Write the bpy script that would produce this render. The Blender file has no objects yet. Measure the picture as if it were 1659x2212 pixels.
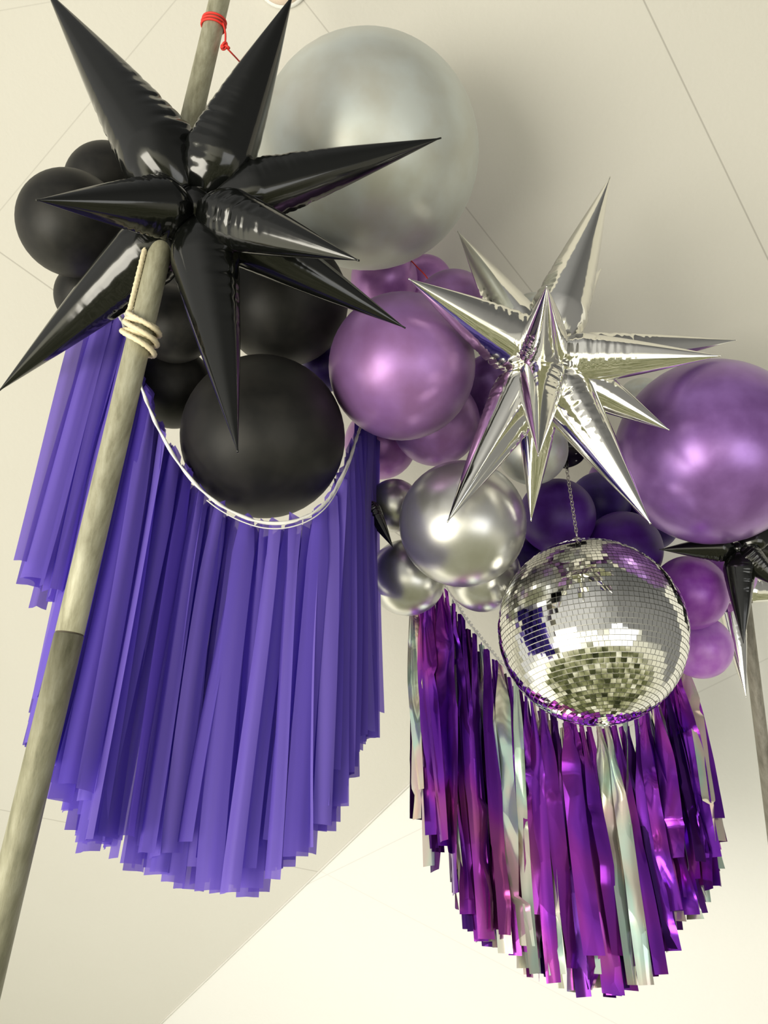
import bpy, bmesh, math, random
from mathutils import Vector, Matrix, noise

random.seed(7)
scene = bpy.context.scene
COL = scene.collection
W, H, F = 1659.0, 2212.0, 1661.0
CX, CY = W / 2, H / 2
TH = math.radians(31.5)
CT, ST = math.cos(TH), math.sin(TH)
CAM = Vector((0, 0, 1.6))
FW, RT, UP = Vector((0, CT, ST)), Vector((1, 0, 0)), Vector((0, -ST, CT))


def P(px, py, d):
    """real place that the photo shows at this spot, d metres along the view axis"""
    return CAM + d * (FW + (px - CX) / F * RT + (CY - py) / F * UP)


def PY(px, py, Y):
    v = (CY - py) / F
    return P(px, py, Y / (CT - v * ST))


def proj(p):
    q = p - CAM
    d = q.dot(FW)
    return CX + F * q.dot(RT) / d, CY - F * q.dot(UP) / d


# ------------------------------------------------------------------ camera
cam = bpy.data.cameras.new('camera')
cam.sensor_fit = 'VERTICAL'
cam.sensor_height = 32.0
cam.lens = 32.0 * F / H
cam.clip_start = 0.02
camo = bpy.data.objects.new('camera', cam)
COL.objects.link(camo)
camo.location = CAM
camo.rotation_euler = (math.pi / 2 + TH, 0, 0)
scene.camera = camo
scene.view_settings.view_transform = 'Standard'
scene.view_settings.look = 'None'
scene.view_settings.exposure = 0.1
scene.cycles.use_denoising = True
scene.cycles.transparent_max_bounces = 24
scene.cycles.max_bounces = 10
scene.cycles.caustics_reflective = False
scene.cycles.sample_clamp_indirect = 6.0


# ------------------------------------------------------------------ object helpers
def link(name, me, parent=None):
    o = bpy.data.objects.new(name, me)
    COL.objects.link(o)
    if parent is not None:
        o.parent = parent
        o.matrix_parent_inverse = parent.matrix_world.inverted()
    return o


def empty(name, loc, label, cat, group=None):
    o = bpy.data.objects.new(name, None)
    o.empty_display_size = 0.05
    COL.objects.link(o)
    o.location = loc
    o.matrix_world = Matrix.Translation(loc)
    return tag(o, label, cat, group)


def tag(o, label, cat, group=None):
    o['label'] = label
    o['category'] = cat
    if group:
        o['group'] = group
    return o


def mesh(verts, faces, mat, smooth=True, name='mesh'):
    me = bpy.data.meshes.new(name)
    me.from_pydata([tuple(v) for v in verts], [], faces)
    me.materials.append(mat)
    if smooth:
        me.polygons.foreach_set('use_smooth', [True] * len(me.polygons))
    me.update()
    return me


def tube_data(pts, r, n=10, lobes=0, twist=0.0, lob=0.22, cap=True, radii=None):
    """swept tube along pts; lobes/twist give a laid rope"""
    verts, faces = [], []
    N = len(pts)
    up = Vector((0.13, 0.31, 0.94))
    t0 = (pts[1] - pts[0]).normalized()
    a = t0.cross(up).normalized()
    dist = 0.0
    for i in range(N):
        t = (pts[min(i + 1, N - 1)] - pts[max(i - 1, 0)]).normalized()
        a = (a - t * a.dot(t)).normalized()
        b = t.cross(a)
        if i:
            dist += (pts[i] - pts[i - 1]).length
        rr = radii[i] if radii else r
        for k in range(n):
            ph = 2 * math.pi * k / n
            q = rr * (1 + (lob * math.cos(lobes * (ph - twist * dist)) if lobes else 0))
            verts.append(pts[i] + a * math.cos(ph) * q + b * math.sin(ph) * q)
    for i in range(N - 1):
        for k in range(n):
            k2 = (k + 1) % n
            faces.append((i * n + k, i * n + k2, (i + 1) * n + k2, (i + 1) * n + k))
    if cap:
        faces.append(tuple(range(n))[::-1])
        faces.append(tuple((N - 1) * n + k for k in range(n)))
    return verts, faces


def merge(parts):
    V, Fc = [], []
    for v, f in parts:
        o = len(V)
        V += list(v)
        Fc += [tuple(i + o for i in q) for q in f]
    return V, Fc


def smooth_path(pts, step):
    """Catmull-Rom through pts, resampled about every step metres"""
    out = []
    n = len(pts)
    for i in range(n - 1):
        p0, p1, p2, p3 = pts[max(i - 1, 0)], pts[i], pts[i + 1], pts[min(i + 2, n - 1)]
        m = max(2, int((p2 - p1).length / step))
        for k in range(m):
            t = k / m
            out.append(0.5 * ((2 * p1) + (p2 - p0) * t + (2 * p0 - 5 * p1 + 4 * p2 - p3) * t * t
                              + (3 * p1 - p0 - 3 * p2 + p3) * t ** 3))
    out.append(pts[-1])
    return out


def along(path, t):
    L = [0.0]
    for i in range(1, len(path)):
        L.append(L[-1] + (path[i] - path[i - 1]).length)
    x = t * L[-1]
    for i in range(1, len(path)):
        if L[i] >= x:
            u = (x - L[i - 1]) / max(L[i] - L[i - 1], 1e-9)
            return path[i - 1].lerp(path[i], u), (path[i] - path[i - 1]).normalized()
    return path[-1], (path[-1] - path[-2]).normalized()


def interp(tab, x):
    if x <= tab[0][0]:
        return tab[0][1]
    for (a, b), (c, d) in zip(tab, tab[1:]):
        if x <= c:
            return b + (d - b) * (x - a) / (c - a)
    return tab[-1][1]


# ------------------------------------------------------------------ materials
def newmat(name):
    m = bpy.data.materials.new(name)
    m.use_nodes = True
    nt = m.node_tree
    return m, nt, nt.nodes['Principled BSDF']


def setp(b, **kw):
    names = {'color': 'Base Color', 'rough': 'Roughness', 'metal': 'Metallic', 'spec': 'Specular IOR Level',
             'coat': 'Coat Weight', 'coat_rough': 'Coat Roughness', 'sheen': 'Sheen Weight', 'sub': 'Subsurface Weight',
             'ior': 'IOR', 'trans': 'Transmission Weight', 'alpha': 'Alpha'}
    for k, v in kw.items():
        if k == 'color':
            v = (*v, 1)
        b.inputs[names[k]].default_value = v


def bump(nt, b, scale, strength, dist=0.01, detail=3, coord='Object', stretch=(1, 1, 1)):
    tc = nt.nodes.new('ShaderNodeTexCoord')
    mp = nt.nodes.new('ShaderNodeMapping')
    mp.inputs['Scale'].default_value = stretch
    nz = nt.nodes.new('ShaderNodeTexNoise')
    nz.inputs['Scale'].default_value = scale
    nz.inputs['Detail'].default_value = detail
    bm = nt.nodes.new('ShaderNodeBump')
    bm.inputs['Strength'].default_value = strength
    bm.inputs['Distance'].default_value = dist
    nt.links.new(tc.outputs[coord], mp.inputs['Vector'])
    nt.links.new(mp.outputs['Vector'], nz.inputs['Vector'])
    nt.links.new(nz.outputs['Fac'], bm.inputs['Height'])
    nt.links.new(bm.outputs['Normal'], b.inputs['Normal'])
    return nz


def balloon_mat(name, color, color2=None, bump_s=0.05, **kw):
    """latex: colour varies softly over the skin; a thin tint towards the rim"""
    m, nt, b = newmat(name)
    setp(b, color=color, **kw)
    nz = bump(nt, b, 9.0, bump_s, 0.01, 2)
    if color2:
        rp = nt.nodes.new('ShaderNodeValToRGB')
        rp.color_ramp.elements[0].position = 0.38
        rp.color_ramp.elements[0].color = (*color, 1)
        rp.color_ramp.elements[1].position = 0.66
        rp.color_ramp.elements[1].color = (*color2, 1)
        n2 = nt.nodes.new('ShaderNodeTexNoise')
        n2.inputs['Scale'].default_value = 5.0
        n2.inputs['Detail'].default_value = 4
        nt.links.new(n2.outputs['Fac'], rp.inputs['Fac'])
        lw = nt.nodes.new('ShaderNodeLayerWeight')
        lw.inputs['Blend'].default_value = 0.25
        mx = nt.nodes.new('ShaderNodeMix')
        mx.data_type = 'RGBA'
        mx.inputs['B'].default_value = (*color2, 1)
        nt.links.new(lw.outputs['Facing'], mx.inputs['Factor'])
        nt.links.new(rp.outputs['Color'], mx.inputs['A'])
        nt.links.new(mx.outputs['Result'], b.inputs['Base Color'])
    return m


M_BLACK = balloon_mat('black_latex', (0.009, 0.009, 0.0085), (0.021, 0.020, 0.018), rough=0.50, spec=0.28)
M_PEARL = balloon_mat('grey_pearl_latex', (0.56, 0.56, 0.50), (0.64, 0.68, 0.66), rough=0.42, metal=0.42, coat=0.12, coat_rough=0.3)
M_CHROME = balloon_mat('silver_chrome_latex', (0.58, 0.575, 0.54), (0.66, 0.66, 0.65), rough=0.31, metal=0.88)
M_PURPLE = balloon_mat('pearl_purple_latex', (0.31, 0.145, 0.37), (0.38, 0.19, 0.50), rough=0.42, metal=0.42, coat=0.2, coat_rough=0.25)
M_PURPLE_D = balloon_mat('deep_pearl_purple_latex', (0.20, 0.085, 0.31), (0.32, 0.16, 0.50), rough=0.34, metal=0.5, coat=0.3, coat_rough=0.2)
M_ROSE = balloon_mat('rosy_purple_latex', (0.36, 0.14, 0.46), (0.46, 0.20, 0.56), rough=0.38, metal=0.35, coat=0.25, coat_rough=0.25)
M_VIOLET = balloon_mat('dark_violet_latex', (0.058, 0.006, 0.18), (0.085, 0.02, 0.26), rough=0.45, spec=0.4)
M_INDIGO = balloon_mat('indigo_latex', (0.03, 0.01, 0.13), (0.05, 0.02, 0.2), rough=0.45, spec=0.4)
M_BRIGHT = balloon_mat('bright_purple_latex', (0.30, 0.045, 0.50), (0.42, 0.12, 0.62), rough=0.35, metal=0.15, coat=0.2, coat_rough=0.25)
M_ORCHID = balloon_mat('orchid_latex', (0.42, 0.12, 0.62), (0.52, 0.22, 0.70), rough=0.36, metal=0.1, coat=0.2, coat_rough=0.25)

m, nt, b = newmat('black_foil')
setp(b, color=(0.004, 0.0045, 0.004), rough=0.12, spec=0.6, coat=0.0)
bump(nt, b, 18, 0.10, 0.004, 2)
M_BFOIL = m
m, nt, b = newmat('silver_foil')
setp(b, color=(0.86, 0.85, 0.80), rough=0.09, metal=1.0)
bump(nt, b, 16, 0.12, 0.004, 2)
M_SFOIL = m


def simple(name, color, **kw):
    m, nt, b = newmat(name)
    nz = nt.nodes.new('ShaderNodeTexNoise')
    nz.inputs['Scale'].default_value = 40
    mx = nt.nodes.new('ShaderNodeMix')
    mx.data_type = 'RGBA'
    mx.inputs['A'].default_value = (*[c * 0.85 for c in color], 1)
    mx.inputs['B'].default_value = (*[min(1, c * 1.1) for c in color], 1)
    nt.links.new(nz.outputs['Fac'], mx.inputs['Factor'])
    nt.links.new(mx.outputs['Result'], b.inputs['Base Color'])
    setp(b, **kw)
    return m


M_ROPE = simple('cotton_rope', (0.80, 0.70, 0.48), rough=0.9)
M_RED = simple('red_string', (0.85, 0.05, 0.035), rough=0.6)
M_CORD = simple('white_cord', (0.85, 0.84, 0.80), rough=0.7)
M_TAPE = simple('white_tape', (0.9, 0.9, 0.88), rough=0.35)
M_CHAIN = simple('steel_chain', (0.62, 0.60, 0.56), rough=0.25, metal=1.0)
M_MOTOR = simple('black_plastic', (0.006, 0.006, 0.007), rough=0.3)
M_STEEL = simple('steel_dots', (0.6, 0.6, 0.6), rough=0.3, metal=1.0)
M_GROUT = simple('grout_with_glint', (0.80, 0.79, 0.70), rough=0.4)  # tile gaps: the glint along their edges is put into this pale colour
M_LAMP = simple('frosted_cover', (0.80, 0.66, 0.56), rough=0.4)
m, nt, b = newmat('mirror')
setp(b, color=(0.88, 0.88, 0.84), rough=0.03, metal=1.0)
M_MIRROR = m


def pole_mat(name, c1, c2, c3):
    m, nt, b = newmat(name)
    tc = nt.nodes.new('ShaderNodeTexCoord')
    mp = nt.nodes.new('ShaderNodeMapping')
    mp.inputs['Scale'].default_value = (38, 38, 4.5)
    n1 = nt.nodes.new('ShaderNodeTexNoise')
    n1.inputs['Scale'].default_value = 1.6
    n1.inputs['Detail'].default_value = 8
    n1.inputs['Roughness'].default_value = 0.65
    rp = nt.nodes.new('ShaderNodeValToRGB')
    e = rp.color_ramp.elements
    e[0].position, e[0].color = 0.30, (*c1, 1)
    e[1].position, e[1].color = 0.72, (*c3, 1)
    k = e.new(0.5)
    k.color = (*c2, 1)
    nt.links.new(tc.outputs['Object'], mp.inputs['Vector'])
    nt.links.new(mp.outputs['Vector'], n1.inputs['Vector'])
    nt.links.new(n1.outputs['Fac'], rp.inputs['Fac'])
    nt.links.new(rp.outputs['Color'], b.inputs['Base Color'])
    bm = nt.nodes.new('ShaderNodeBump')
    bm.inputs['Strength'].default_value = 0.35
    bm.inputs['Distance'].default_value = 0.003
    nt.links.new(n1.outputs['Fac'], bm.inputs['Height'])
    nt.links.new(bm.outputs['Normal'], b.inputs['Normal'])
    setp(b, rough=0.55, metal=0.15)
    return m


M_POLE = pole_mat('weathered_galvanised_tube', (0.22, 0.21, 0.135), (0.37, 0.355, 0.25), (0.50, 0.49, 0.37))
M_POLE2 = pole_mat('dull_galvanised_tube', (0.16, 0.155, 0.095), (0.27, 0.26, 0.17), (0.38, 0.37, 0.27))
M_POLE3 = pole_mat('grey_tube', (0.16, 0.15, 0.12), (0.26, 0.24, 0.20), (0.36, 0.34, 0.29))
M_JOINT = simple('joint_gap', (0.10, 0.085, 0.06), rough=0.8)

# thin see-through plastic of the left fringe
m, nt, b = newmat('purple_table_plastic')
out = nt.nodes['Material Output']
setp(b, color=(0.165, 0.085, 0.60), rough=0.40, spec=0.4)
oi = nt.nodes.new('ShaderNodeObjectInfo')
orp = nt.nodes.new('ShaderNodeMix')
orp.data_type = 'RGBA'
orp.inputs['A'].default_value = (0.105, 0.06, 0.46, 1)
orp.inputs['B'].default_value = (0.28, 0.195, 0.74, 1)
nt.links.new(oi.outputs['Random'], orp.inputs['Factor'])  # translucency and dark folds painted as a random tone per strip
nt.links.new(orp.outputs['Result'], b.inputs['Base Color'])
bump(nt, b, 7, 0.35, 0.01, 4, stretch=(1, 1, 0.35))
tl = nt.nodes.new('ShaderNodeBsdfTranslucent')
tl.inputs['Color'].default_value = (0.22, 0.13, 0.78, 1)
tp = nt.nodes.new('ShaderNodeBsdfTransparent')
tp.inputs['Color'].default_value = (0.66, 0.56, 0.97, 1)
m1 = nt.nodes.new('ShaderNodeMixShader')
m1.inputs[0].default_value = 0.30
m2 = nt.nodes.new('ShaderNodeMixShader')
m2.inputs[0].default_value = 0.17
nt.links.new(b.outputs[0], m1.inputs[1])
nt.links.new(tl.outputs[0], m1.inputs[2])
nt.links.new(m1.outputs[0], m2.inputs[1])
nt.links.new(tp.outputs[0], m2.inputs[2])
nt.links.new(m2.outputs[0], out.inputs['Surface'])
M_PLASTIC = m


def foil_strip(name, stops, rough, scale, bump_s=0.5, metal=1.0):
    m, nt, b = newmat(name)
    tc = nt.nodes.new('ShaderNodeTexCoord')
    mp = nt.nodes.new('ShaderNodeMapping')
    mp.inputs['Scale'].default_value = (1, 1, 0.45)
    nz = nt.nodes.new('ShaderNodeTexNoise')
    nz.inputs['Scale'].default_value = scale
    nz.inputs['Detail'].default_value = 2
    nz.inputs['Distortion'].default_value = 0.6
    rp = nt.nodes.new('ShaderNodeValToRGB')
    e = rp.color_ramp.elements
    e[0].position, e[0].color = stops[0][0], (*stops[0][1], 1)
    e[1].position, e[1].color = stops[-1][0], (*stops[-1][1], 1)
    for p_, c_ in stops[1:-1]:
        e.new(p_).color = (*c_, 1)
    nt.links.new(tc.outputs['Object'], mp.inputs['Vector'])
    nt.links.new(mp.outputs['Vector'], nz.inputs['Vector'])
    nt.links.new(nz.outputs['Fac'], rp.inputs['Fac'])
    nt.links.new(rp.outputs['Color'], b.inputs['Base Color'])
    n2 = nt.nodes.new('ShaderNodeTexVoronoi')
    n2.inputs['Scale'].default_value = 15
    bm = nt.nodes.new('ShaderNodeBump')
    bm.inputs['Strength'].default_value = bump_s
    bm.inputs['Distance'].default_value = 0.012
    nt.links.new(mp.outputs['Vector'], n2.inputs['Vector'])
    nt.links.new(n2.outputs['Distance'], bm.inputs['Height'])
    nt.links.new(bm.outputs['Normal'], b.inputs['Normal'])
    setp(b, rough=rough, metal=metal)
    return m


M_PFOIL = foil_strip('purple_foil', [(0.3, (0.13, 0.015, 0.36)), (0.45, (0.22, 0.03, 0.50)), (0.56, (0.36, 0.04, 0.45)), (0.68, (0.46, 0.10, 0.34))], 0.2, 5.5, bump_s=0.35, metal=0.8)
M_IRID = foil_strip('iridescent_film', [(0.28, (0.70, 0.74, 0.74)), (0.42, (0.62, 0.84, 0.72)), (0.52, (0.82, 0.80, 0.66)), (0.62, (0.86, 0.64, 0.60)), (0.74, (0.72, 0.70, 0.84))], 0.18, 7.0, bump_s=0.35, metal=0.8)
M_PFOIL_DARKREFL = foil_strip('purple_foil_dark_reflection', [(0.3, (0.03, 0.004, 0.09)), (0.5, (0.07, 0.01, 0.17)), (0.7, (0.14, 0.02, 0.2))], 0.2, 6.0, metal=0.8)  # purple foil with its dark reflections painted in as colour

# ------------------------------------------------------------------ ceiling and wall (two flat white boards meeting in a crease)
K1 = (0.408, 0.000030, -0.000085)       # 1/depth = k0 + kx (x-1317) + ky (y-385)


def d1(x, y):
    return 1.0 / (K1[0] + K1[1] * (x - 1317) + K1[2] * (y - 385))


CR_A, CR_B = (-200.0, 2737.0), (2600.0, 47.0)
_dx, _dy = CR_B[0] - CR_A[0], CR_B[1] - CR_A[1]
_L = math.hypot(_dx, _dy)
_nx, _ny = -_dy / _L, _dx / _L          # towards lower right


def d2(x, y):
    s = (x - CR_A[0]) * _nx + (y - CR_A[1]) * _ny
    return 1.0 / (1.0 / d1(x, y) + 6.0e-5 * s)


def board_mat(name, seams, dfun, base, base2):
    m, nt, b = newmat(name)
    geo = nt.nodes.new('ShaderNodeNewGeometry')
    nz = nt.nodes.new('ShaderNodeTexNoise')
    nz.inputs['Scale'].default_value = 1.3
    nz.inputs['Detail'].default_value = 6
    mx = nt.nodes.new('ShaderNodeMix')
    mx.data_type = 'RGBA'
    mx.inputs['A'].default_value = (*base, 1)
    mx.inputs['B'].default_value = (*base2, 1)
    nt.links.new(geo.outputs['Position'], nz.inputs['Vector'])
    nt.links.new(nz.outputs['Fac'], mx.inputs['Factor'])
    acc = None
    pn = (P(900, 500, dfun(900, 500)) - P(300, 500, dfun(300, 500))).cross(P(300, 900, dfun(300, 900)) - P(300, 500, dfun(300, 500))).normalized()
    for (xa, ya, xb, yb, wd, dk) in seams:
        A, B = P(xa, ya, dfun(xa, ya)), P(xb, yb, dfun(xb, yb))
        n = (B - A).normalized().cross(pn).normalized()
        dt = nt.nodes.new('ShaderNodeVectorMath')
        dt.operation = 'DOT_PRODUCT'
        dt.inputs[1].default_value = n
        nt.links.new(geo.outputs['Position'], dt.inputs[0])
        sb = nt.nodes.new('ShaderNodeMath')
        sb.operation = 'SUBTRACT'
        sb.inputs[1].default_value = A.dot(n)
        nt.links.new(dt.outputs['Value'], sb.inputs[0])
        ab = nt.nodes.new('ShaderNodeMath')
        ab.operation = 'ABSOLUTE'
        nt.links.new(sb.outputs[0], ab.inputs[0])
        mr = nt.nodes.new('ShaderNodeMapRange')
        mr.inputs['From Min'].default_value = wd * 0.5
        mr.inputs['From Max'].default_value = wd * 1.3
        mr.inputs['To Min'].default_value = dk
        mr.inputs['To Max'].default_value = 0.0
        nt.links.new(ab.outputs[0], mr.inputs['Value'])
        if acc is None:
            acc = mr.outputs[0]
        else:
            mm = nt.nodes.new('ShaderNodeMath')
            mm.operation = 'MAXIMUM'
            nt.links.new(acc, mm.inputs[0])
            nt.links.new(mr.outputs[0], mm.inputs[1])
            acc = mm.outputs[0]
    # small stains
    vo = nt.nodes.new('ShaderNodeTexVoronoi')
    vo.inputs['Scale'].default_value = 2.2
    mr = nt.nodes.new('ShaderNodeMapRange')
    mr.inputs['From Min'].default_value = 0.006
    mr.inputs['From Max'].default_value = 0.014
    mr.inputs['To Min'].default_value = 0.35
    mr.inputs['To Max'].default_value = 0.0
    nt.links.new(geo.outputs['Position'], vo.inputs['Vector'])
    nt.links.new(vo.outputs['Distance'], mr.inputs['Value'])
    mm = nt.nodes.new('ShaderNodeMath')
    mm.operation = 'MAXIMUM'
    nt.links.new(acc, mm.inputs[0])
    nt.links.new(mr.outputs[0], mm.inputs[1])
    mx2 = nt.nodes.new('ShaderNodeMix')
    mx2.data_type = 'RGBA'
    mx2.inputs['B'].default_value = (0.16, 0.14, 0.12, 1)
    nt.links.new(mm.outputs[0], mx2.inputs['Factor'])
    nt.links.new(mx.outputs['Result'], mx2.inputs['A'])
    nt.links.new(mx2.outputs['Result'], b.inputs['Base Color'])
    bm = nt.nodes.new('ShaderNodeBump')
    bm.inputs['Strength'].default_value = 0.12
    bm.inputs['Distance'].default_value = 0.01
    n3 = nt.nodes.new('ShaderNodeTexNoise')
    n3.inputs['Scale'].default_value = 60
    nt.links.new(geo.outputs['Position'], n3.inputs['Vector'])
    nt.links.new(n3.outputs['Fac'], bm.inputs['Height'])
    nt.links.new(bm.outputs['Normal'], b.inputs['Normal'])
    setp(b, rough=0.85, spec=0.2)
    return m


def board(name, corners, dfun, mat, thick=0.03):
    tops = [P(x, y, dfun(x, y)) for x, y in corners]
    n = (tops[1] - tops[0]).cross(tops[2] - tops[0]).normalized()
    if n.dot(tops[0] - CAM) < 0:
        n = -n
    back = [t + n * thick for t in tops]
    k = len(tops)
    faces = [tuple(range(k)), tuple(range(2 * k - 1, k - 1, -1))] + [(i, i + k, (i + 1) % k + k, (i + 1) % k) for i in range(k)]
    me = mesh(tops + back, faces, mat, smooth=False)
    o = link(name, me)
    o['kind'] = 'structure'
    return o


seams1 = [(655, 0, 1149, 630, .0022, .30), (1390, 0, 1659, 560, .0025, .40), (380, 0, 75, 365, .0022, .20),
          (0, 545, 120, 630, .0028, .35), (0, 1749, 692, 1884, .0035, .28), (0, 23, 75, 10, .002, .15)]
seams2 = [(702, 1887, 1088, 2086, .003, .10), (1500, 1500, 1555, 1473, .0025, .15)]
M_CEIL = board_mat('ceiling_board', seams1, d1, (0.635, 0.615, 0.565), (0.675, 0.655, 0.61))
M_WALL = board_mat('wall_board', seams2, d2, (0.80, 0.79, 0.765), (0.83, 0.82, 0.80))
board('ceiling', [(-1500, -650), (2600, -650), CR_B, CR_A, (-1500, 2737)], d1, M_CEIL)
board('wall_right', [CR_B, (2600, 2737), CR_A], d2, M_WALL)
# the overlapping board edge that runs along the crease
ca, cb = P(*CR_A, d1(*CR_A) - 0.004), P(*CR_B, d1(*CR_B) - 0.004)
v, f = tube_data([ca, cb], 0.006, 6)
t_ = link('trim_1', mesh(v, f, simple('trim_white', (0.72, 0.70, 0.66), rough=0.7)))
t_['kind'] = 'structure'

# frosted lamp cover at the top edge of the frame
lc = P(612, -52, d1(612, -52))
cn = (P(900, 500, d1(900, 500)) - P(300, 500, d1(300, 500))).cross(P(300, 900, d1(300, 900)) - P(300, 500, d1(300, 500))).normalized()
if cn.dot(CAM - lc) < 0:
    cn = -cn
lamp = empty('ceiling_lamp', lc, 'round frosted lamp cover on the ceiling, cut off by the top edge of the photo', 'lamp')
ax = cn.orthogonal().normalized()
ay = cn.cross(ax)


def lathe(center, axis, profile, n, mat, name, parent=None, smooth=True):
    a = axis.orthogonal().normalized()
    b_ = axis.cross(a)
    V = []
    for (r, z) in profile:
        for k in range(n):
            ph = 2 * math.pi * k / n
            V.append(center + axis * z + (a * math.cos(ph) + b_ * math.sin(ph)) * r)
    Fc = []
    for i in range(len(profile) - 1):
        for k in range(n):
            Fc.append((i * n + k, i * n + (k + 1) % n, (i + 1) * n + (k + 1) % n, (i + 1) * n + k))
    Fc.append(tuple(range(n))[::-1])
    Fc.append(tuple((len(profile) - 1) * n + k for k in range(n)))
    return link(name, mesh(V, Fc, mat, smooth), parent)


lathe(lc, cn, [(0.088, 0.0), (0.088, 0.012), (0.080, 0.016)], 40, M_TAPE, 'mounting_ring', lamp)
lathe(lc, cn, [(0.080, 0.014), (0.078, 0.024), (0.068, 0.036), (0.045, 0.044), (0.02, 0.047)], 40, M_LAMP, 'lamp_cover', lamp)


# ------------------------------------------------------------------ poles
def pole_pt(py):
    iv = 0.7815 + (py - 1366) * 0.0001655
    px = 150.0 - 0.2365 * (py - 1370) if py < 1370 else 150.0 - 0.2385 * (py - 1370)
    return P(px, py, 1.0 / iv)


PR = 0.0236
jp = pole_pt(1370)
base = pole_pt(2600)
dirn = (jp - base).normalized()
base = jp - dirn * (jp.z / dirn.z)
top = jp + (pole_pt(0) - jp).normalized() * ((pole_pt(0) - jp).length + 0.35)
pole = empty('metal_pole', base, 'long weathered metal pole leaning across the left of the photo, tied with cream rope', 'pole', None)


def straight(a, b_, n):
    return [a.lerp(b_, i / n) for i in range(n + 1)]


def obj_local(name, v, f, mat, parent, origin, smooth=True):
    me = mesh([q - origin for q in v], f, mat, smooth)
    o = bpy.data.objects.new(name, me)
    COL.objects.link(o)
    o.matrix_world = Matrix.Translation(origin)
    if parent is not None:
        o.parent = parent
        o.matrix_parent_inverse = parent.matrix_world.inverted()
    return o


v, f = tube_data(straight(jp - dirn * 0.0015, base, 12), PR * 1.0, 40)
lt = obj_local('lower_tube', v, f, M_POLE2, pole, base)
lt['label'] = 'duller lower tube of the pole'
v, f = tube_data(straight(jp + dirn * 0.0015, top, 12), PR * 0.985, 40)
obj_local('upper_tube', v, f, M_POLE, pole, jp)
v, f = tube_data(straight(jp - dirn * 0.002, jp + dirn * 0.002, 2), PR * 0.94, 40)
obj_local('joint', v, f, M_JOINT, pole, jp)

rp0 = P(1611, 1318, 2.66)
rp1 = P(1651, 1640, 2.56)
rd = (rp1 - rp0).normalized()
rbase = rp0 + rd * (rp0.z / -rd.z)
rtop = rp0 - rd * 0.10
rpole = empty('metal_pole', rbase, 'thinner grey metal pole at the right edge, below the second silver star', 'pole', None)
v, f = tube_data(straight(rbase, rtop, 10), 0.0205, 32)
obj_local('tube', v, f, M_POLE3, rpole, rbase)
v, f = tube_data(straight(rbase, rbase - rd * 0.02, 2), 0.04, 32)
obj_local('foot', v, f, M_POLE3, rpole, rbase)

# cream rope coiled on the left pole with a long end running up it
pu = (pole_pt(300) - pole_pt(1200)).normalized()
pa = (RT - pu * RT.dot(pu)).normalized()
pb = pu.cross(pa)          # roughly away from the camera
if pb.dot(FW) < 0:
    pb = -pb


def on_pole(py, ang, rad):
    c = pole_pt(py)
    return c + (pa * math.cos(ang) - pb * math.sin(ang)) * rad


pts = []
for i in range(12):
    pts.append(on_pole(532 + i * 13.5, math.radians(150), PR + 0.0052))
turns = 4.65
NN = 110
for i in range(NN):
    u = i / NN
    ang = math.radians(150) - u * turns * 2 * math.pi
    yy = 706 + 52 * (u - 0.28) + 15 * math.sin(ang * 1.0 + 0.8) + 11 * math.sin(7.1 * u * 2)
    pts.append(on_pole(yy, ang, PR + 0.0085 + 0.0035 * math.sin(5 * u * math.pi) + 0.002 * math.sin(ang * 2)))
v, f = tube_data(smooth_path(pts, 0.004), 0.0050, 12, 3, 260, 0.22)
rope = link('rope_tie', mesh(v, f, M_ROPE))
tag(rope, 'cream cotton rope coiled around the left pole just below the black star', 'rope')

# red string: three turns on the pole, knot, tail that passes behind the grey balloon
red = empty('red_string', on_pole(60, 0, PR + .004), 'red string knotted around the left pole and stretched behind the giant grey balloon', 'string')
for j, (yy, dr) in enumerate(((37, 0.0025), (44, 0.003), (50, 0.0025))):
    pts = []
    for i in range(41):
        a_ = 2 * math.pi * i / 40
        pts.append(on_pole(yy + 8 + 6 * math.sin(a_) , a_, PR + dr))
    v, f = tube_data(pts, 0.0026, 8)
    link('coil', mesh(v, f, M_RED), red)
kn = P(486, 100, 1.735)
pts = smooth_path([on_pole(58, math.radians(25), PR + .004), P(487, 72, 1.745), kn], 0.006)
v, f = tube_data(pts, 0.0022, 8)
link('hanging_loop', mesh(v, f, M_RED), red)
pts = []
for i in range(60):
    a_ = i / 59 * 2 * math.pi * 2
    pts.append(kn + Vector((math.sin(a_) + 2 * math.sin(2 * a_), (math.cos(a_) - 2 * math.cos(2 * a_)) * .8, -math.sin(3 * a_))) * 0.0033)
pts += [P(478, 104, 1.73)]
v, f = tube_data(pts, 0.0026, 8)
link('knot', mesh(v, f, M_RED), red)
RED_TAIL = [kn, P(522, 138, 1.82), P(600, 225, 2.36), P(700, 335, 2.43), P(810, 470, 2.43), P(890, 565, 2.34), P(918, 594, 2.30), P(950, 640, 2.32)]
v, f = tube_data(smooth_path(RED_TAIL, 0.02), 0.0019, 8)
link('tail', mesh(v, f, M_RED), red)

# ------------------------------------------------------------------ latex balloons
DB_C = P(1277, 1362, 1.95)
DB_R = 0.2345
placed = [(DB_C, DB_R, 'ball')]


def push_back(px, py, rpx, d0, tol):
    d = d0
    while d < 3.2:
        r = rpx * d / F
        c = P(px, py, d)
        if all((c - q).length >= tol * (r + s) for q, s, _ in placed):
            return c, r, d
        d += 0.01
    return P(px, py, d0), rpx * d0 / F, d0


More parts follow.
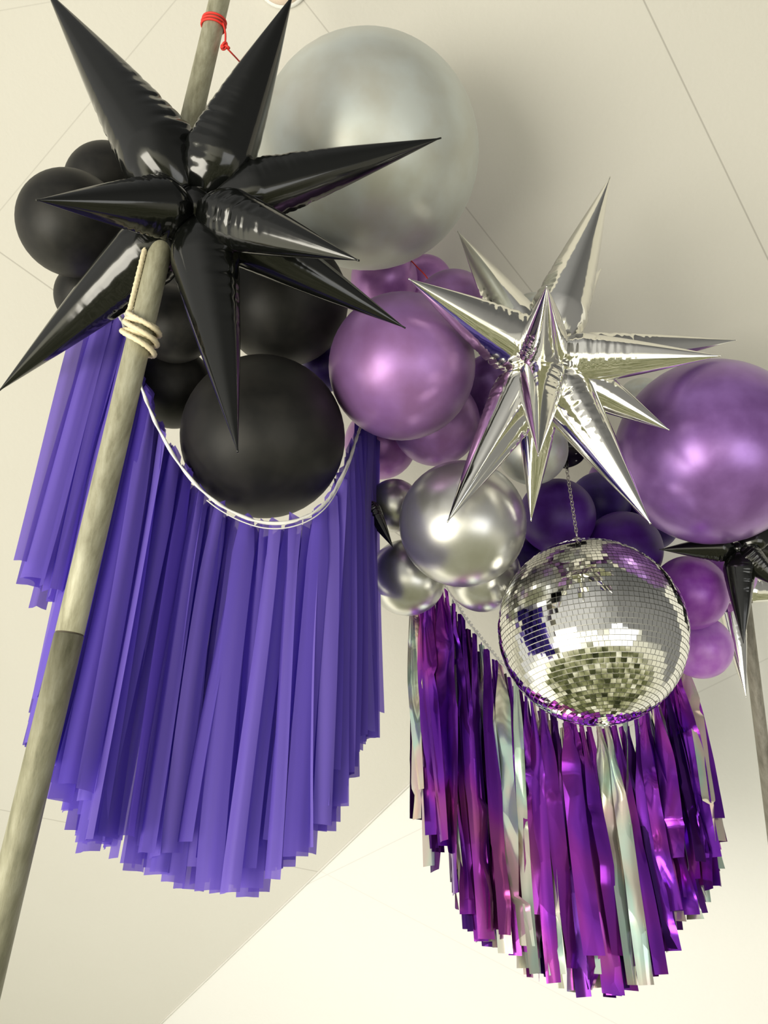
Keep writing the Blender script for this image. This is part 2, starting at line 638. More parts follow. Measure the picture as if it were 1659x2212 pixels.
def balloon_mesh(r, mat, axis, sx=1.0):
    """slightly pear-shaped skin drawn out to a short neck along axis"""
    n, mrows = 48, 36
    a = axis.orthogonal().normalized()
    b_ = axis.cross(a)
    V, Fc = [], []
    for i in range(mrows + 1):
        th = math.pi * i / mrows
        z = math.cos(th)
        rr = math.sin(th)
        if z > 0.0:
            rr *= 1 - 0.05 * z * z
            z = z * (1 + 0.10 * z ** 3)
        if i == 0:
            rr = 0.0
        for k in range(n):
            ph = 2 * math.pi * k / n
            V.append((a * math.cos(ph) * rr + b_ * math.sin(ph) * rr + axis * z) * r)
    for i in range(mrows):
        for k in range(n):
            Fc.append((i * n + k, (i + 1) * n + k, (i + 1) * n + (k + 1) % n, i * n + (k + 1) % n))
    me = mesh(V, Fc, mat)
    bm = bmesh.new()
    bm.from_mesh(me)
    bmesh.ops.remove_doubles(bm, verts=bm.verts, dist=1e-5)
    bm.to_mesh(me)
    bm.free()
    return me


def neck_mesh(r, axis, mat):
    pts = [axis * r * (1.075 + 0.02 * k) for k in range(6)]
    rad = [r * q for q in (0.075, 0.05, 0.04, 0.055, 0.05, 0.03)]
    v, f = tube_data(pts, r * .05, 12, radii=rad)
    return mesh(v, f, mat)


GARL = [P(250, 560, 2.25), P(620, 620, 2.4), P(900, 800, 2.4), P(1120, 1020, 2.4), P(1350, 1080, 2.6), P(1560, 1240, 2.75)]


def balloon(px, py, rpx, d0, mat, label, group, tol=0.985):
    c, r, d = push_back(px, py, rpx, d0, tol)
    placed.append((c, r, 'b'))
    near = min(GARL, key=lambda q: (q - c).length)
    axis = ((near - c).normalized() + FW * 0.7).normalized()
    o = empty('balloon', c, label, 'balloon', group)
    sk = bpy.data.objects.new('skin', balloon_mesh(r, mat, axis))
    nk = bpy.data.objects.new('neck', neck_mesh(r, axis, mat))
    for q in (sk, nk):
        COL.objects.link(q)
        q.parent = o
    print('balloon %4d %4d d=%.2f r=%.3f %s' % (px, py, d, r, label[:40]))
    return o


GB, GS, GP, GV, GO = 'black latex balloons', 'silver and grey latex balloons', 'pearl purple latex balloons', 'dark violet latex balloons', 'bright purple latex balloons'
balloon(570, 944, 176, 1.86, M_BLACK, 'large black balloon hanging low in the dip of the purple plastic fringe', GB)
balloon(868, 793, 158, 1.88, M_PURPLE, 'large shiny pearl purple balloon between the black balloons and the silver star', GP)
balloon(155, 483, 112, 1.80, M_BLACK, 'black balloon at far left behind the left tip of the black star', GB)
balloon(999, 1131, 137, 1.90, M_CHROME, 'large chrome silver balloon left of the disco ball', GS)
balloon(1534, 977, 199, 2.02, M_PURPLE_D, 'largest purple balloon, at the right edge above the small black star', GP)
balloon(795, 336, 238, 2.08, M_PEARL, 'giant pearl grey balloon beside the black star', GS)
balloon(612, 650, 140, 2.00, M_BLACK, 'black balloon behind the lower right tips of the black star', GB)
balloon(378, 700, 84, 1.86, M_BLACK, 'black balloon behind the cream rope on the pole', GB)
balloon(374, 838, 88, 1.90, M_BLACK, 'black balloon squeezed between the pole and the lowest black balloon', GB)
balloon(235, 404, 92, 1.95, M_BLACK, 'black balloon peeping out above the far left one', GB)
balloon(193, 640, 72, 1.95, M_BLACK, 'small black balloon below the far left one, behind the lower left spike', GB)
balloon(455, 560, 118, 2.12, M_BLACK, 'black balloon in the shade directly behind the middle of the black star', GB)
balloon(941, 912, 95, 1.95, M_PURPLE, 'purple balloon half covered under the large pearl purple one', GP)
balloon(822, 958, 78, 2.00, M_ROSE, 'rosy purple balloon behind the right end of the purple plastic fringe', GP)
balloon(978, 668, 84, 2.14, M_PURPLE, 'purple balloon behind the left tip of the large silver star', GP)
balloon(830, 604, 72, 2.10, M_ROSE, 'rosy purple balloon tucked under the giant grey balloon', GP)
balloon(918, 612, 60, 2.20, M_ROSE, 'small pinkish balloon crossed by the red string', GP)
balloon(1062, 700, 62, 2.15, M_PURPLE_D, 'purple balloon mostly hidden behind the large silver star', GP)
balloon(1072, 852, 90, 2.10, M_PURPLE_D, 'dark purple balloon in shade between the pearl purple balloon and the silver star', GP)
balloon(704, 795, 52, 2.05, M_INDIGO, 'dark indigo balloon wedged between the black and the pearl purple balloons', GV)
balloon(880, 1247, 83, 1.98, M_CHROME, 'chrome silver balloon at the top left corner of the metallic fringe', GS)
balloon(1043, 1240, 82, 1.98, M_CHROME, 'chrome silver balloon peeping out below the large chrome one, beside the disco ball', GS)
balloon(852, 1092, 58, 2.12, M_CHROME, 'chrome silver balloon mostly hidden behind the purple fringe edge', GS)
balloon(1150, 972, 76, 2.02, M_PEARL, 'pearl grey balloon under the large silver star, beside the black motor', GS)
balloon(1152, 688, 55, 2.15, M_PEARL, 'small grey balloon behind the top of the large silver star', GS)
balloon(1385, 868, 52, 2.25, M_PEARL, 'grey balloon between the silver star and the largest purple balloon', GS)
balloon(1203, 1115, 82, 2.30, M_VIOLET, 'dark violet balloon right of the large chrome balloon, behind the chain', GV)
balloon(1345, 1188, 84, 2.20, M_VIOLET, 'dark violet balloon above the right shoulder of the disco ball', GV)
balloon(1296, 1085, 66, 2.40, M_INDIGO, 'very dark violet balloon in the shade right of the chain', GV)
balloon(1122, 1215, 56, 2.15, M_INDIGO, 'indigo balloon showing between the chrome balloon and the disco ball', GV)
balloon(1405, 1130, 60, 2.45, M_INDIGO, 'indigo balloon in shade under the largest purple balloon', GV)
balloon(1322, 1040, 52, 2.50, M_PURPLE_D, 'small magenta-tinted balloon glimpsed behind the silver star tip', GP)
balloon(1490, 1280, 80, 2.20, M_BRIGHT, 'bright purple balloon right of the disco ball', GO)
balloon(1512, 1397, 68, 2.20, M_ORCHID, 'lighter orchid balloon, lowest of those right of the disco ball', GO)
balloon(1570, 1240, 61, 2.35, M_ORCHID, 'orchid balloon behind the small black star', GO)


# ------------------------------------------------------------------ foil starbursts
def spike_data(C, T, w, seed, s0=0.05, crinkle=1.0, roll=0.0, peak=0.20):
    """one inflated foil cone: round shoulder near the centre, straight taper, two welded seams
    that pucker near the shoulder"""
    ax_ = (T - C)
    L = ax_.length
    ax_ = ax_ / L
    a = ax_.cross(Vector((0.3, 0.5, 0.81))).normalized()
    b_ = ax_.cross(a)
    ca_, sa_ = math.cos(roll), math.sin(roll)
    a, b_ = a * ca_ + b_ * sa_, b_ * ca_ - a * sa_
    R, K = 110, 56
    rnd = random.Random(seed)
    f1, f2, p1, p2 = rnd.uniform(30, 38), rnd.uniform(44, 56), rnd.uniform(0, 6), rnd.uniform(0, 6)
    V, Fc = [], []
    for i in range(R + 1):
        s = i / R
        if s < peak:
            q = s / peak
            prof = 0.32 + 0.68 * math.sin(q * math.pi / 2) ** 0.75
        else:
            q = (s - peak) / (1 - peak)
            prof = (1 - q) ** 0.95 * (1 + 0.06 * math.sin(q * math.pi))
        prof = max(prof, 0.03)
        env = max(0.0, 1 - abs(s - 0.22) / 0.33) ** 0.7 * crinkle
        for k in range(K):
            ph = 2 * math.pi * k / K
            cp, sp = math.cos(ph), math.sin(ph)
            # four-panel cone: soft ridges, sharper at the two welds
            rr = 1.0 / (abs(cp) ** 1.75 + abs(sp) ** 1.75) ** (1 / 1.75)
            weld = max(0.0, abs(cp) - 0.965) / 0.035
            rr *= 1 + 0.05 * weld
            near = max(0.0, abs(cp)) ** 4
            side = 0 if cp > 0 else 1.7
            # narrow transverse pleats that pinch the skin in beside the weld
            q1 = 0.5 + 0.5 * math.sin(s * f1 * 1.9 + p1 + side + 0.5 * sp)
            q2 = 0.5 + 0.5 * math.sin(s * f2 * 2.3 + p2 + side - 0.8 * sp)
            pinch = (q1 ** 7) * 0.7 + (q2 ** 9) * 0.5
            d_ = 1 - 0.075 * env * near * pinch
            r = w * prof * rr * d_
            off = b_ * (0.035 * w * env * weld * math.sin(s * f2 * 3 + p1))
            V.append(C + ax_ * (L * (s0 + (1 - s0) * s)) + a * (cp * r) + b_ * (sp * r) + off)
    for i in range(R):
        for k in range(K):
            Fc.append((i * K + k, i * K + (k + 1) % K, (i + 1) * K + (k + 1) % K, (i + 1) * K + k))
    Fc.append(tuple(range(K))[::-1])
    # flat welded tip
    Fc.append(tuple(R * K + k for k in range(K)))
    return V, Fc


def uv_sphere(c, r, n=24, mrow=16):
    V, Fc = [], []
    for i in range(mrow + 1):
        th = math.pi * (i + 0.02) / (mrow + 0.04)
        for k in range(n):
            ph = 2 * math.pi * k / n
            V.append(c + Vector((math.sin(th) * math.cos(ph), math.sin(th) * math.sin(ph), math.cos(th))) * r)
    for i in range(mrow):
        for k in range(n):
            Fc.append((i * n + k, i * n + (k + 1) % n, (i + 1) * n + (k + 1) % n, (i + 1) * n + k))
    return V, Fc


def star(name, C, tips, mat, label, group, hub, seed, s0=0.05):
    root = empty(name, C, label, 'star balloon', group)
    v, f = uv_sphere(C, hub)
    obj_local('hub', v, f, mat, root, C)
    for i, (px, py, d, w, *rest) in enumerate(tips):
        roll = rest[0] if rest else 0.0
        v, f = spike_data(C, P(px, py, d), w, seed + i, roll=roll, s0=s0)
        obj_local('spike', v, f, mat, root, C)
    return root


BC = P(424, 452, 1.56)
star('star_balloon', BC, [
    (100, -22, 1.66, .084, 0.3), (633, -12, 1.62, .076, 1.1), (953, 298, 1.66, .062, 0.2), (776, 563, 1.36, .062, 0.9),
    (876, 709, 1.62, .064, 0.4), (514, 978, 1.42, .070, 0.1), (-4, 846, 1.72, .072, 0.7), (78, 432, 1.34, .060, 0.5),
    (437, 190, 1.90, .058, 0.0)],
    M_BFOIL, 'large black foil starburst balloon in front of the leaning pole', 'black foil starbursts', 0.045, 100)

SC = P(1170, 778, 1.78)
star('star_balloon', SC, [
    (1318, 382, 1.98, .068, 0.2), (989, 500, 2.08, .060, 0.8), (882, 602, 1.68, .068, 0.2), (1181, 618, 1.42, .056, 0.8),
    (1591, 735, 2.00, .056, 0.3), (1559, 769, 1.66, .062, 0.6), (1446, 929, 1.74, .060, 0.2), (1406, 1132, 1.62, .066, 0.9),
    (1147, 1126, 1.80, .056, 0.5), (966, 1128, 1.60, .066, 0.2), (1163, 985, 1.44, .054, 0.0), (1299, 580, 2.12, .052, 0.4)],
    M_SFOIL, 'large silver foil starburst balloon above the disco ball', 'silver foil starbursts', 0.045, 200)

B2C = P(1594, 1184, 2.10)
star('star_balloon', B2C, [
    (1424, 1187, 2.12, .037, 0.9), (1606, 1390, 2.00, .043, 0.9), (1700, 1278, 2.02, .042, 0.6), (1740, 1105, 2.14, .040),
    (1800, 1190, 2.2, .036)],
    M_BFOIL, 'small black foil starburst at the right edge below the largest purple balloon', 'black foil starbursts', 0.018, 300)

S2C = P(1572, 1272, 2.52)
star('star_balloon', S2C, [
    (1612, 1508, 2.40, .042, 0.3), (1790, 1282, 2.5, .046, 0.2), (1690, 1170, 2.62, .042), (1500, 1160, 2.66, .04)],
    M_SFOIL, 'silver foil starburst at the right edge, half hidden behind the small black star', 'silver foil starbursts', 0.03, 400)

B3C = P(790, 1080, 2.04)
star('star_balloon', B3C, [
    (850, 1184, 1.97, .026, 0.3), (730, 1150, 2.0, .034), (725, 1020, 2.06, .034)],
    M_BFOIL, 'black foil starburst of which only one tip shows, between purple fringe and chrome balloon', 'black foil starbursts', 0.016, 500)

# ------------------------------------------------------------------ disco ball, chain, motor
ball = empty('disco_ball', DB_C, 'large mirrored disco ball hanging from a chain', 'disco ball')
v, f = uv_sphere(Vector((0, 0, 0)), DB_R * 0.985, 64, 48)
core = bpy.data.objects.new('core', mesh(v, f, M_GROUT))
rnd = random.Random(3)
V, Fc = [], []
ROWS = 58
for i in range(ROWS):
    t0_, t1_ = math.pi * i / ROWS, math.pi * (i + 1) / ROWS
    tm = 0.5 * (t0_ + t1_)
    n = max(5, int(round(2 * math.pi * math.sin(tm) / (math.pi / ROWS))))
    off = rnd.random()
    g = 0.07 * (t1_ - t0_)
    for k in range(n):
        a0, a1 = 2 * math.pi * (k + off) / n, 2 * math.pi * (k + 1 + off) / n
        ga = 0.035 * (a1 - a0)
        am = 0.5 * (a0 + a1)

        def sp_(t, a_):
            return Vector((math.sin(t) * math.cos(a_), math.sin(t) * math.sin(a_), math.cos(t)))
        c = sp_(tm, am)
        q = [sp_(t0_ + g, a0 + ga), sp_(t1_ - g, a0 + ga), sp_(t1_ - g, a1 - ga), sp_(t0_ + g, a1 - ga)]
        tx = Vector((-math.sin(am), math.cos(am), 0))
        ty = c.cross(tx)
        nn = (c + tx * rnd.gauss(0, 0.020) + ty * rnd.gauss(0, 0.014)).normalized()
        o_ = len(V)
        for p_ in q:
            p_ = p_ * DB_R
            p_ = p_ - nn * (p_ - c * DB_R).dot(nn)
            V.append(p_)
        V += [p_ - c * DB_R * 0.014 for p_ in V[o_:o_ + 4]]
        Fc.append((o_, o_ + 1, o_ + 2, o_ + 3))
        for e_ in range(4):
            Fc.append((o_ + e_, o_ + 4 + e_, o_ + 4 + (e_ + 1) % 4, o_ + (e_ + 1) % 4))
tiles = bpy.data.objects.new('mirror_tiles', mesh(V, Fc, M_MIRROR, smooth=False))
for q in (core, tiles):
    COL.objects.link(q)
    q.parent = ball
topc = DB_C + Vector((0, 0, DB_R))
lathe(topc, Vector((0, 0, 1)), [(0.030, -0.004), (0.030, 0.004), (0.012, 0.007), (0.008, 0.012)], 28, M_CHAIN, 'cap', ball)


def torus(c, u_, v_, R_, r_, mat, name, parent, sy=1.0):
    pts_ = [c + u_ * math.cos(2 * math.pi * i / 28) * R_ + v_ * math.sin(2 * math.pi * i / 28) * R_ * sy for i in range(29)]
    vv, ff = tube_data(pts_, r_, 8, cap=False)
    return link(name, mesh(vv, ff, mat), parent)


torus(topc + Vector((0, 0, 0.022)), Vector((1, 0, 0)), Vector((0, 0.2, 0.98)), 0.015, 0.0022, M_CHAIN, 'hanging_ring', ball)
mot_c = PY(1240, 985, DB_C.y)
mot_bottom = PY(1233, 1012, DB_C.y)
ctop = Vector((topc.x, topc.y, mot_bottom.z))
chain_lo = topc + Vector((0, 0, 0.036))
chain = empty('chain', ctop, 'thin steel chain holding the disco ball', 'chain')
torus(chain_lo + Vector((0, 0, 0.008)), Vector((0.35, 0.93, 0)).normalized(), Vector((0, 0, 1)), 0.012, 0.0018, M_CHAIN, 'split_ring', chain)
c0 = chain_lo + Vector((0, 0, 0.024))
nl = int((ctop.z - c0.z) / 0.0104)
lk = None
for i in range(nl + 1):
    c = c0.lerp(ctop, i / nl)
    u_ = Vector((0.75, 0.66, 0)) if i % 2 else Vector((0.66, -0.75, 0))
    torus(c, u_.normalized(), Vector((0, 0, 1)), 0.0048, 0.0012, M_CHAIN, 'chain_link', chain, 1.55)
mot = empty('disco_motor', ctop, 'black round motor from which the disco ball chain hangs', 'motor')
mz = ctop + Vector((0, 0, 0.035))
lathe(mz, Vector((0, 0, 1)), [(0.050, 0.0), (0.056, 0.004), (0.056, 0.05), (0.050, 0.054)], 40, M_MOTOR, 'housing', mot)
lathe(ctop, Vector((0, 0, 1)), [(0.005, 0.0), (0.007, 0.012), (0.009, 0.036)], 20, M_MOTOR, 'shaft', mot)
for k in range(6):
    a_ = k * math.pi / 3 + 0.3
    lathe(mz + Vector((math.cos(a_) * .036, math.sin(a_) * .036, -0.0015)), Vector((0, 0, 1)), [(0.0026, 0), (0.0026, 0.003)], 12, M_STEEL, 'screw', mot)


# ------------------------------------------------------------------ fringes
def strip_data(top_p, L, w_top, w, yaw, fold, seed, tw=0.0, lift=0.012, ease=0.16, rows=16, crease=0.0, sway=0.006, point=0.0):
    rnd = random.Random(seed)
    V, Fc = [], []
    cols = 5
    p1, p2 = rnd.uniform(0, 6), rnd.uniform(0, 6)
    lean = rnd.gauss(0, 0.012)
    cut = rnd.uniform(-0.10, 0.10) * w
    # fold lines across the strip: the film changes its tilt at each
    knots = [0.0] + sorted(rnd.uniform(0.08, 0.95) for _ in range(6)) + [1.0]
    kick = [(k, rnd.gauss(0, crease), rnd.gauss(0, crease * 1.3)) for k in knots]
    for i in range(rows + 1):
        s = i / rows
        z = lift - s * (L + lift)
        q = min(1.0, max(0.0, s * (L + lift) - lift) / (L * ease))
        q = q * q * (3 - 2 * q)
        ww = w_top + (w - w_top) * q
        ang = yaw + tw * s
        side = Vector((math.cos(ang), math.sin(ang), 0))
        nor = Vector((-math.sin(ang), math.cos(ang), 0))
        c = top_p + Vector((lean * s + sway * math.sin(3.3 * s + p1), sway * 1.5 * math.sin(2.6 * s + p2) * s, z))
        k0 = interp([(a_, b_) for a_, b_, _ in kick], s)
        k1 = interp([(a_, c_) for a_, _, c_ in kick], s)
        for k in range(cols):
            u = k / (cols - 1) - 0.5
            prof = fold * (abs(u) * 2 - 0.5) + 0.25 * fold * math.sin(u * 9 + p1 + s * 2)
            zz_ = (point * (1 - abs(u) * 4) if i == 0 else 0.0) + cut * u * s
            V.append(c + side * (u * ww) + nor * (prof * (0.45 + 0.55 * (1 - q)) + k0 + k1 * u * 2) + Vector((0, 0, zz_)))
    for i in range(rows):
        for k in range(cols - 1):
            Fc.append((i * cols + k, i * cols + k + 1, (i + 1) * cols + k + 1, (i + 1) * cols + k))
    return V, Fc


def length_to(top_p, env, x_bias=0.0):
    L = 0.15
    while L < 1.4:
        x, y = proj(top_p - Vector((0, 0, L)))
        if y >= env(x):
            break
        L += 0.006
    return L


# left: purple plastic fringe
cordL_px = [(196, 650, 1.36), (225, 655, 1.36), (262, 690, 1.37), (288, 780, 1.38), (311, 852, 1.39), (347, 935, 1.41), (402, 1022, 1.44), (472, 1088, 1.46),
            (560, 1127, 1.475), (640, 1124, 1.48), (705, 1084, 1.50), (750, 1004, 1.56), (776, 930, 1.64), (796, 885, 1.70), (810, 860, 1.73)]
pathL = smooth_path([PY(*q) for q in cordL_px], 0.008)
fr = empty('fringe_garland', pathL[len(pathL) // 2], 'wide purple plastic fringe hanging on a white cord, left half of the photo', 'fringe', 'fringe garlands')
pathLC = smooth_path([PY(x, y, Y - 0.045) for x, y, Y in cordL_px], 0.008)
v, f = tube_data(pathLC, 0.0034, 10, 2, 330, 0.30)
link('cord', mesh(v, f, M_CORD), fr)
low = [along(pathLC, 0.42 + 0.38 * i / 60)[0] + Vector((0, 0.004, -0.011)) for i in range(61)]
v, f = tube_data(low, 0.0014, 8)
link('thread', mesh(v, f, M_CORD), fr)

envL_tab = [(40, 1430), (60, 1545), (120, 1690), (170, 1805), (230, 1845), (320, 1892), (400, 1925), (500, 1950), (540, 1935),
            (600, 1895), (650, 1860), (690, 1800), (735, 1725), (760, 1635), (800, 1555), (826, 1525)]


def envL(x):
    return interp(envL_tab, x)


rnd = random.Random(11)
NL = 185
allL = []
for i in range(NL):
    t = (i + rnd.uniform(0.1, 0.9)) / NL
    layer = rnd.random()
    p, tg = along(pathL, t)
    px, py = proj(p)
    layer = ((i * 3) % 7 + rnd.random() * 0.5) / 7.5
    p = p + Vector((0, -0.018 + layer * 0.13, 0))
    if px < 268:
        short = layer < 0.5 or px < 236
        base_env = (lambda x: interp([(30, 1175), (100, 1260), (180, 1330)], x)) if short else envL
        jit = rnd.uniform(-10, 60) if short else -abs(rnd.gauss(0, 60))
        w = rnd.uniform(.034, .046)
    else:
        base_env = envL
        jit = -abs(rnd.gauss(0, 55)) if layer < 0.6 else -abs(rnd.gauss(0, 22))
        w = rnd.uniform(.032, .054)
    L = length_to(p, lambda x: base_env(x) + jit)
    d = strip_data(p, L, 0.030 if px < 780 else 0.040, w, (rnd.gauss(0.05, 0.45) if rnd.random() < 0.72 else rnd.choice((-1, 1)) * rnd.uniform(0.8, 1.25)), rnd.uniform(0.006, 0.028), 1000 + i, tw=rnd.gauss(0, 0.35), lift=rnd.uniform(-0.004, 0.003) if px > 400 else rnd.uniform(-0.004, 0.010), ease=rnd.uniform(0.12, 0.3), point=0.010 if px < 420 else 0.005)
    allL.append((layer, d, w))
allL.sort(key=lambda q: q[0])
for layer, (v, f), w in allL[:98]:
    link('streamer', mesh(v, f, M_PLASTIC), fr)
v, f = merge([q[1] for q in allL[98:]])
so = link('streamer', mesh(v, f, M_PLASTIC), fr)
so['kind'] = 'stuff'
so['label'] = 'rear layer of purple plastic streamers'

# right: metallic fringe behind the disco ball
YR = 2.30
cordR_px = [(893, 1300), (925, 1270), (962, 1279), (1002, 1342), (1050, 1404), (1100, 1464), (1150, 1512), (1205, 1548), (1262, 1566), (1320, 1568),
            (1380, 1550), (1430, 1502), (1462, 1450), (1480, 1390)]
pathR = smooth_path([PY(x, y, YR) for x, y in cordR_px], 0.008)
fr2 = empty('fringe_garland', pathR[len(pathR) // 2], 'metallic purple and iridescent foil fringe hanging behind the disco ball', 'fringe', 'fringe garlands')
v, f = tube_data([q + Vector((0, -0.03, 0)) for q in pathR], 0.0026, 10, 2, 330, 0.3)
link('cord', mesh(v, f, M_CORD), fr2)
# white taped hem: a scallop of small tabs
parts = []
NT = 92
for i in range(NT):
    p, tg = along(pathR, (i + 0.5) / NT)
    p = p + Vector((0, -0.037, 0))
    up_ = Vector((0, 0, 1))
    h, w = rnd.uniform(.006, .010), rnd.uniform(.0038, .0055)
    n_ = tg.cross(up_).normalized()
    b_ = n_.cross(tg)
    q = [p - tg * w - b_ * h * .6, p + tg * w - b_ * h * .6, p + tg * w * .8 + b_ * h * .6, p - tg * w * .8 + b_ * h * .6]
    vv = [x - n_ * .002 for x in q] + [x + n_ * .002 for x in q]
    parts.append((vv, [(0, 1, 2, 3), (7, 6, 5, 4), (0, 4, 5, 1), (1, 5, 6, 2), (2, 6, 7, 3), (3, 7, 4, 0)]))
v, f = merge(parts)
link('hem_tape', mesh(v, f, M_TAPE, False), fr2)['label'] = 'white scalloped hem along the cord'
envR_tab = [(897, 1735), (912, 1800), (925, 1845), (960, 1885), (990, 1945), (1020, 2020), (1080, 2062), (1140, 2102), (1200, 2135), (1260, 2152),
            (1310, 2162), (1380, 2135), (1420, 2112), (1450, 2078), (1480, 1992), (1500, 1962), (1540, 1950), (1549, 1840)]
NR = 140
allR = []
for i in range(NR):
    t = (i + rnd.uniform(0.1, 0.9)) / NR
    layer = rnd.random()
    p, tg = along(pathR, t)
    layer = ((i * 3) % 7 + rnd.random() * 0.5) / 7.5
    p = p + Vector((0, -0.015 + layer * 0.13, 0))
    jit = -abs(rnd.gauss(0, 70)) if layer < 0.5 else -abs(rnd.gauss(0, 25))
    L = length_to(p, lambda x: interp(envR_tab, x) + jit)
    u = rnd.random()
    kind = 'i' if u < 0.30 else ('d' if u < 0.45 else 'p')
    w = rnd.uniform(.034, .058) if kind == 'p' else rnd.uniform(.028, .050)
    d = strip_data(p, L, 0.015, w, rnd.gauss(0, 0.45), rnd.uniform(0.002, 0.010), 3000 + i, tw=rnd.gauss(0, 0.7), lift=0.005,
                   ease=rnd.uniform(0.18, 0.5), rows=40, crease=rnd.uniform(0.002, 0.007), sway=0.008)
    allR.append((layer, d, kind))
allR.sort(key=lambda q: q[0])
mats = {'i': M_IRID, 'd': M_PFOIL_DARKREFL, 'p': M_PFOIL}
names = {'i': 'silvery iridescent streamer', 'd': 'purple foil streamer with a dark reflection put into its colour', 'p': 'bright purple foil streamer'}
for layer, (v, f), kind in allR[:97]:
    o = link('streamer', mesh(v, f, mats[kind], True), fr2)
    o['label'] = names[kind]
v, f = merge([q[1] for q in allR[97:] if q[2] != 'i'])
so = link('streamer', mesh(v, f, M_PFOIL_DARKREFL, True), fr2)  # rear purple strips all take the colour with the painted dark reflection
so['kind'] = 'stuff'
so['label'] = 'rear layer of purple foil streamers with a dark reflection put into their colour'
v, f = merge([q[1] for q in allR[97:] if q[2] == 'i'])
so = link('streamer', mesh(v, f, M_IRID, True), fr2)
so['kind'] = 'stuff'
so['label'] = 'rear layer of iridescent streamers'

# ------------------------------------------------------------------ surroundings: garden below, pale walls behind the camera
wd = bpy.data.worlds.new('world')
scene.world = wd
wd.use_nodes = True
nt = wd.node_tree
for n in list(nt.nodes):
    nt.nodes.remove(n)
N = nt.nodes.new
tc = N('ShaderNodeTexCoord')
sx = N('ShaderNodeSeparateXYZ')
nt.links.new(tc.outputs['Generated'], sx.inputs[0])
nz = N('ShaderNodeTexNoise')
nz.inputs['Scale'].default_value = 3.0
nz.inputs['Detail'].default_value = 3
nt.links.new(tc.outputs['Generated'], nz.inputs['Vector'])
zz = N('ShaderNodeMath')
zz.operation = 'MULTIPLY_ADD'
zz.inputs[1].default_value = 0.30
nt.links.new(nz.outputs['Fac'], zz.inputs[0])
nt.links.new(sx.outputs['Z'], zz.inputs[2])          # z + 0.3*noise (~ +0.15)
zr = N('ShaderNodeMapRange')
zr.inputs['From Min'].default_value = -0.85
zr.inputs['From Max'].default_value = 1.15
nt.links.new(zz.outputs[0], zr.inputs['Value'])      # 0..1 for z -1..1


def ramp(stops, mode='LINEAR'):
    r = N('ShaderNodeValToRGB')
    r.color_ramp.interpolation = mode
    e = r.color_ramp.elements
    e[0].position, e[0].color = stops[0][0], (*stops[0][1], 1)
    e[1].position, e[1].color = stops[-1][0], (*stops[-1][1], 1)
    for p_, c_ in stops[1:-1]:
        e.new(p_).color = (*c_, 1)
    return r


gn = N('ShaderNodeTexNoise')
gn.inputs['Scale'].default_value = 34.0
gn.inputs['Detail'].default_value = 6
gn.inputs['Roughness'].default_value = 0.7
nt.links.new(tc.outputs['Generated'], gn.inputs['Vector'])
garden = ramp([(0.32, (0.01, 0.012, 0.006)), (0.45, (0.06, 0.065, 0.025)), (0.51, (0.24, 0.25, 0.10)), (0.56, (0.55, 0.52, 0.32)), (0.62, (1.0, 0.97, 0.75))])
nt.links.new(gn.outputs['Fac'], garden.inputs['Fac'])
G = (0, 0, 0)
zone = ramp([(0.0, (0.0, 0, 0)), (0.17, (0.0, 0, 0)), (0.21, (1, 1, 1)), (1.0, (1, 1, 1))])
nt.links.new(zr.outputs[0], zone.inputs['Fac'])
upper = ramp([(0.17, (1.0, 0.95, 0.70)), (0.29, (1.0, 0.96, 0.76)), (0.335, (0.42, 0.41, 0.375)), (0.55, (0.36, 0.35, 0.325)), (0.75, (0.24, 0.235, 0.22)), (1.0, (0.20, 0.20, 0.19))])
nt.links.new(zr.outputs[0], upper.inputs['Fac'])
ustr = ramp([(0.17, (1, 1, 1)), (0.29, (1, 1, 1)), (0.335, (0.75, 0.75, 0.75)), (0.6, (0.85, 0.85, 0.85)), (1.0, (0.6, 0.6, 0.6))])
nt.links.new(zr.outputs[0], ustr.inputs['Fac'])
um = N('ShaderNodeMix')
um.data_type = 'RGBA'
um.blend_type = 'MULTIPLY'
um.inputs['Factor'].default_value = 1.0
nt.links.new(upper.outputs['Color'], um.inputs['A'])
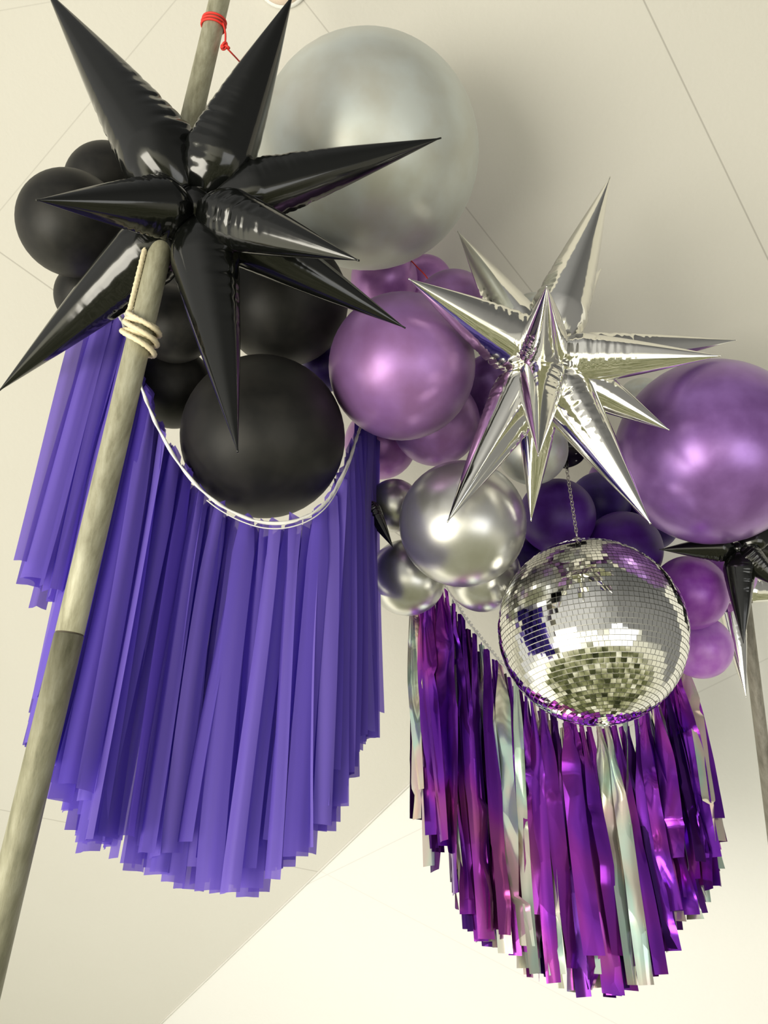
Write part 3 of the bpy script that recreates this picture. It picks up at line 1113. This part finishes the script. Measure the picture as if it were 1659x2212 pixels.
nt.links.new(ustr.outputs['Color'], um.inputs['B'])
sc_ = N('ShaderNodeVectorMath')
sc_.operation = 'SCALE'
sc_.inputs['Scale'].default_value = 2.0
nt.links.new(um.outputs['Result'], sc_.inputs[0])
az = N('ShaderNodeMapRange')
az.interpolation_type = 'SMOOTHSTEP'
az.inputs['From Min'].default_value = -0.35
az.inputs['From Max'].default_value = 0.45
az.inputs['To Min'].default_value = 1.35
az.inputs['To Max'].default_value = 0.48
nt.links.new(sx.outputs['X'], az.inputs['Value'])
az2 = N('ShaderNodeMath')
az2.operation = 'MULTIPLY'
az2.inputs[1].default_value = 1.6
nt.links.new(az.outputs[0], az2.inputs[0])
nt.links.new(az2.outputs[0], sc_.inputs['Scale'])
gmix = N('ShaderNodeMix')
gmix.data_type = 'RGBA'
nt.links.new(zone.outputs['Color'], gmix.inputs['Factor'])
nt.links.new(garden.outputs['Color'], gmix.inputs['A'])
nt.links.new(sc_.outputs[0], gmix.inputs['B'])
bg = N('ShaderNodeBackground')
bg.inputs['Strength'].default_value = 1.0
nt.links.new(gmix.outputs['Result'], bg.inputs['Color'])
wo = N('ShaderNodeOutputWorld')
nt.links.new(bg.outputs[0], wo.inputs['Surface'])


def area(name, loc, target, size, energy, color):
    l = bpy.data.lights.new(name, 'AREA')
    l.shape = 'RECTANGLE'
    l.size, l.size_y = size
    l.energy = energy
    l.color = color
    o = bpy.data.objects.new(name, l)
    COL.objects.link(o)
    o.location = loc
    o.rotation_euler = (Vector(target) - Vector(loc)).to_track_quat('-Z', 'Y').to_euler()
    return o


area('daylight_and_fill', (-2.6, -0.9, 0.3), (0.5, 2.2, 2.6), (2.4, 2.0), 160, (1.0, 0.95, 0.83))
area('daylight_and_fill', (1.9, -1.4, 0.5), (0.6, 2.6, 1.8), (2.2, 1.6), 22, (0.97, 0.98, 1.0))
area('daylight_and_fill', (-0.5, 2.6, -0.1), (-0.55, 5.0, 0.75), (3.6, 1.0), 19, (0.95, 0.97, 1.0))  # added unseen fill that brightens the far lower boards
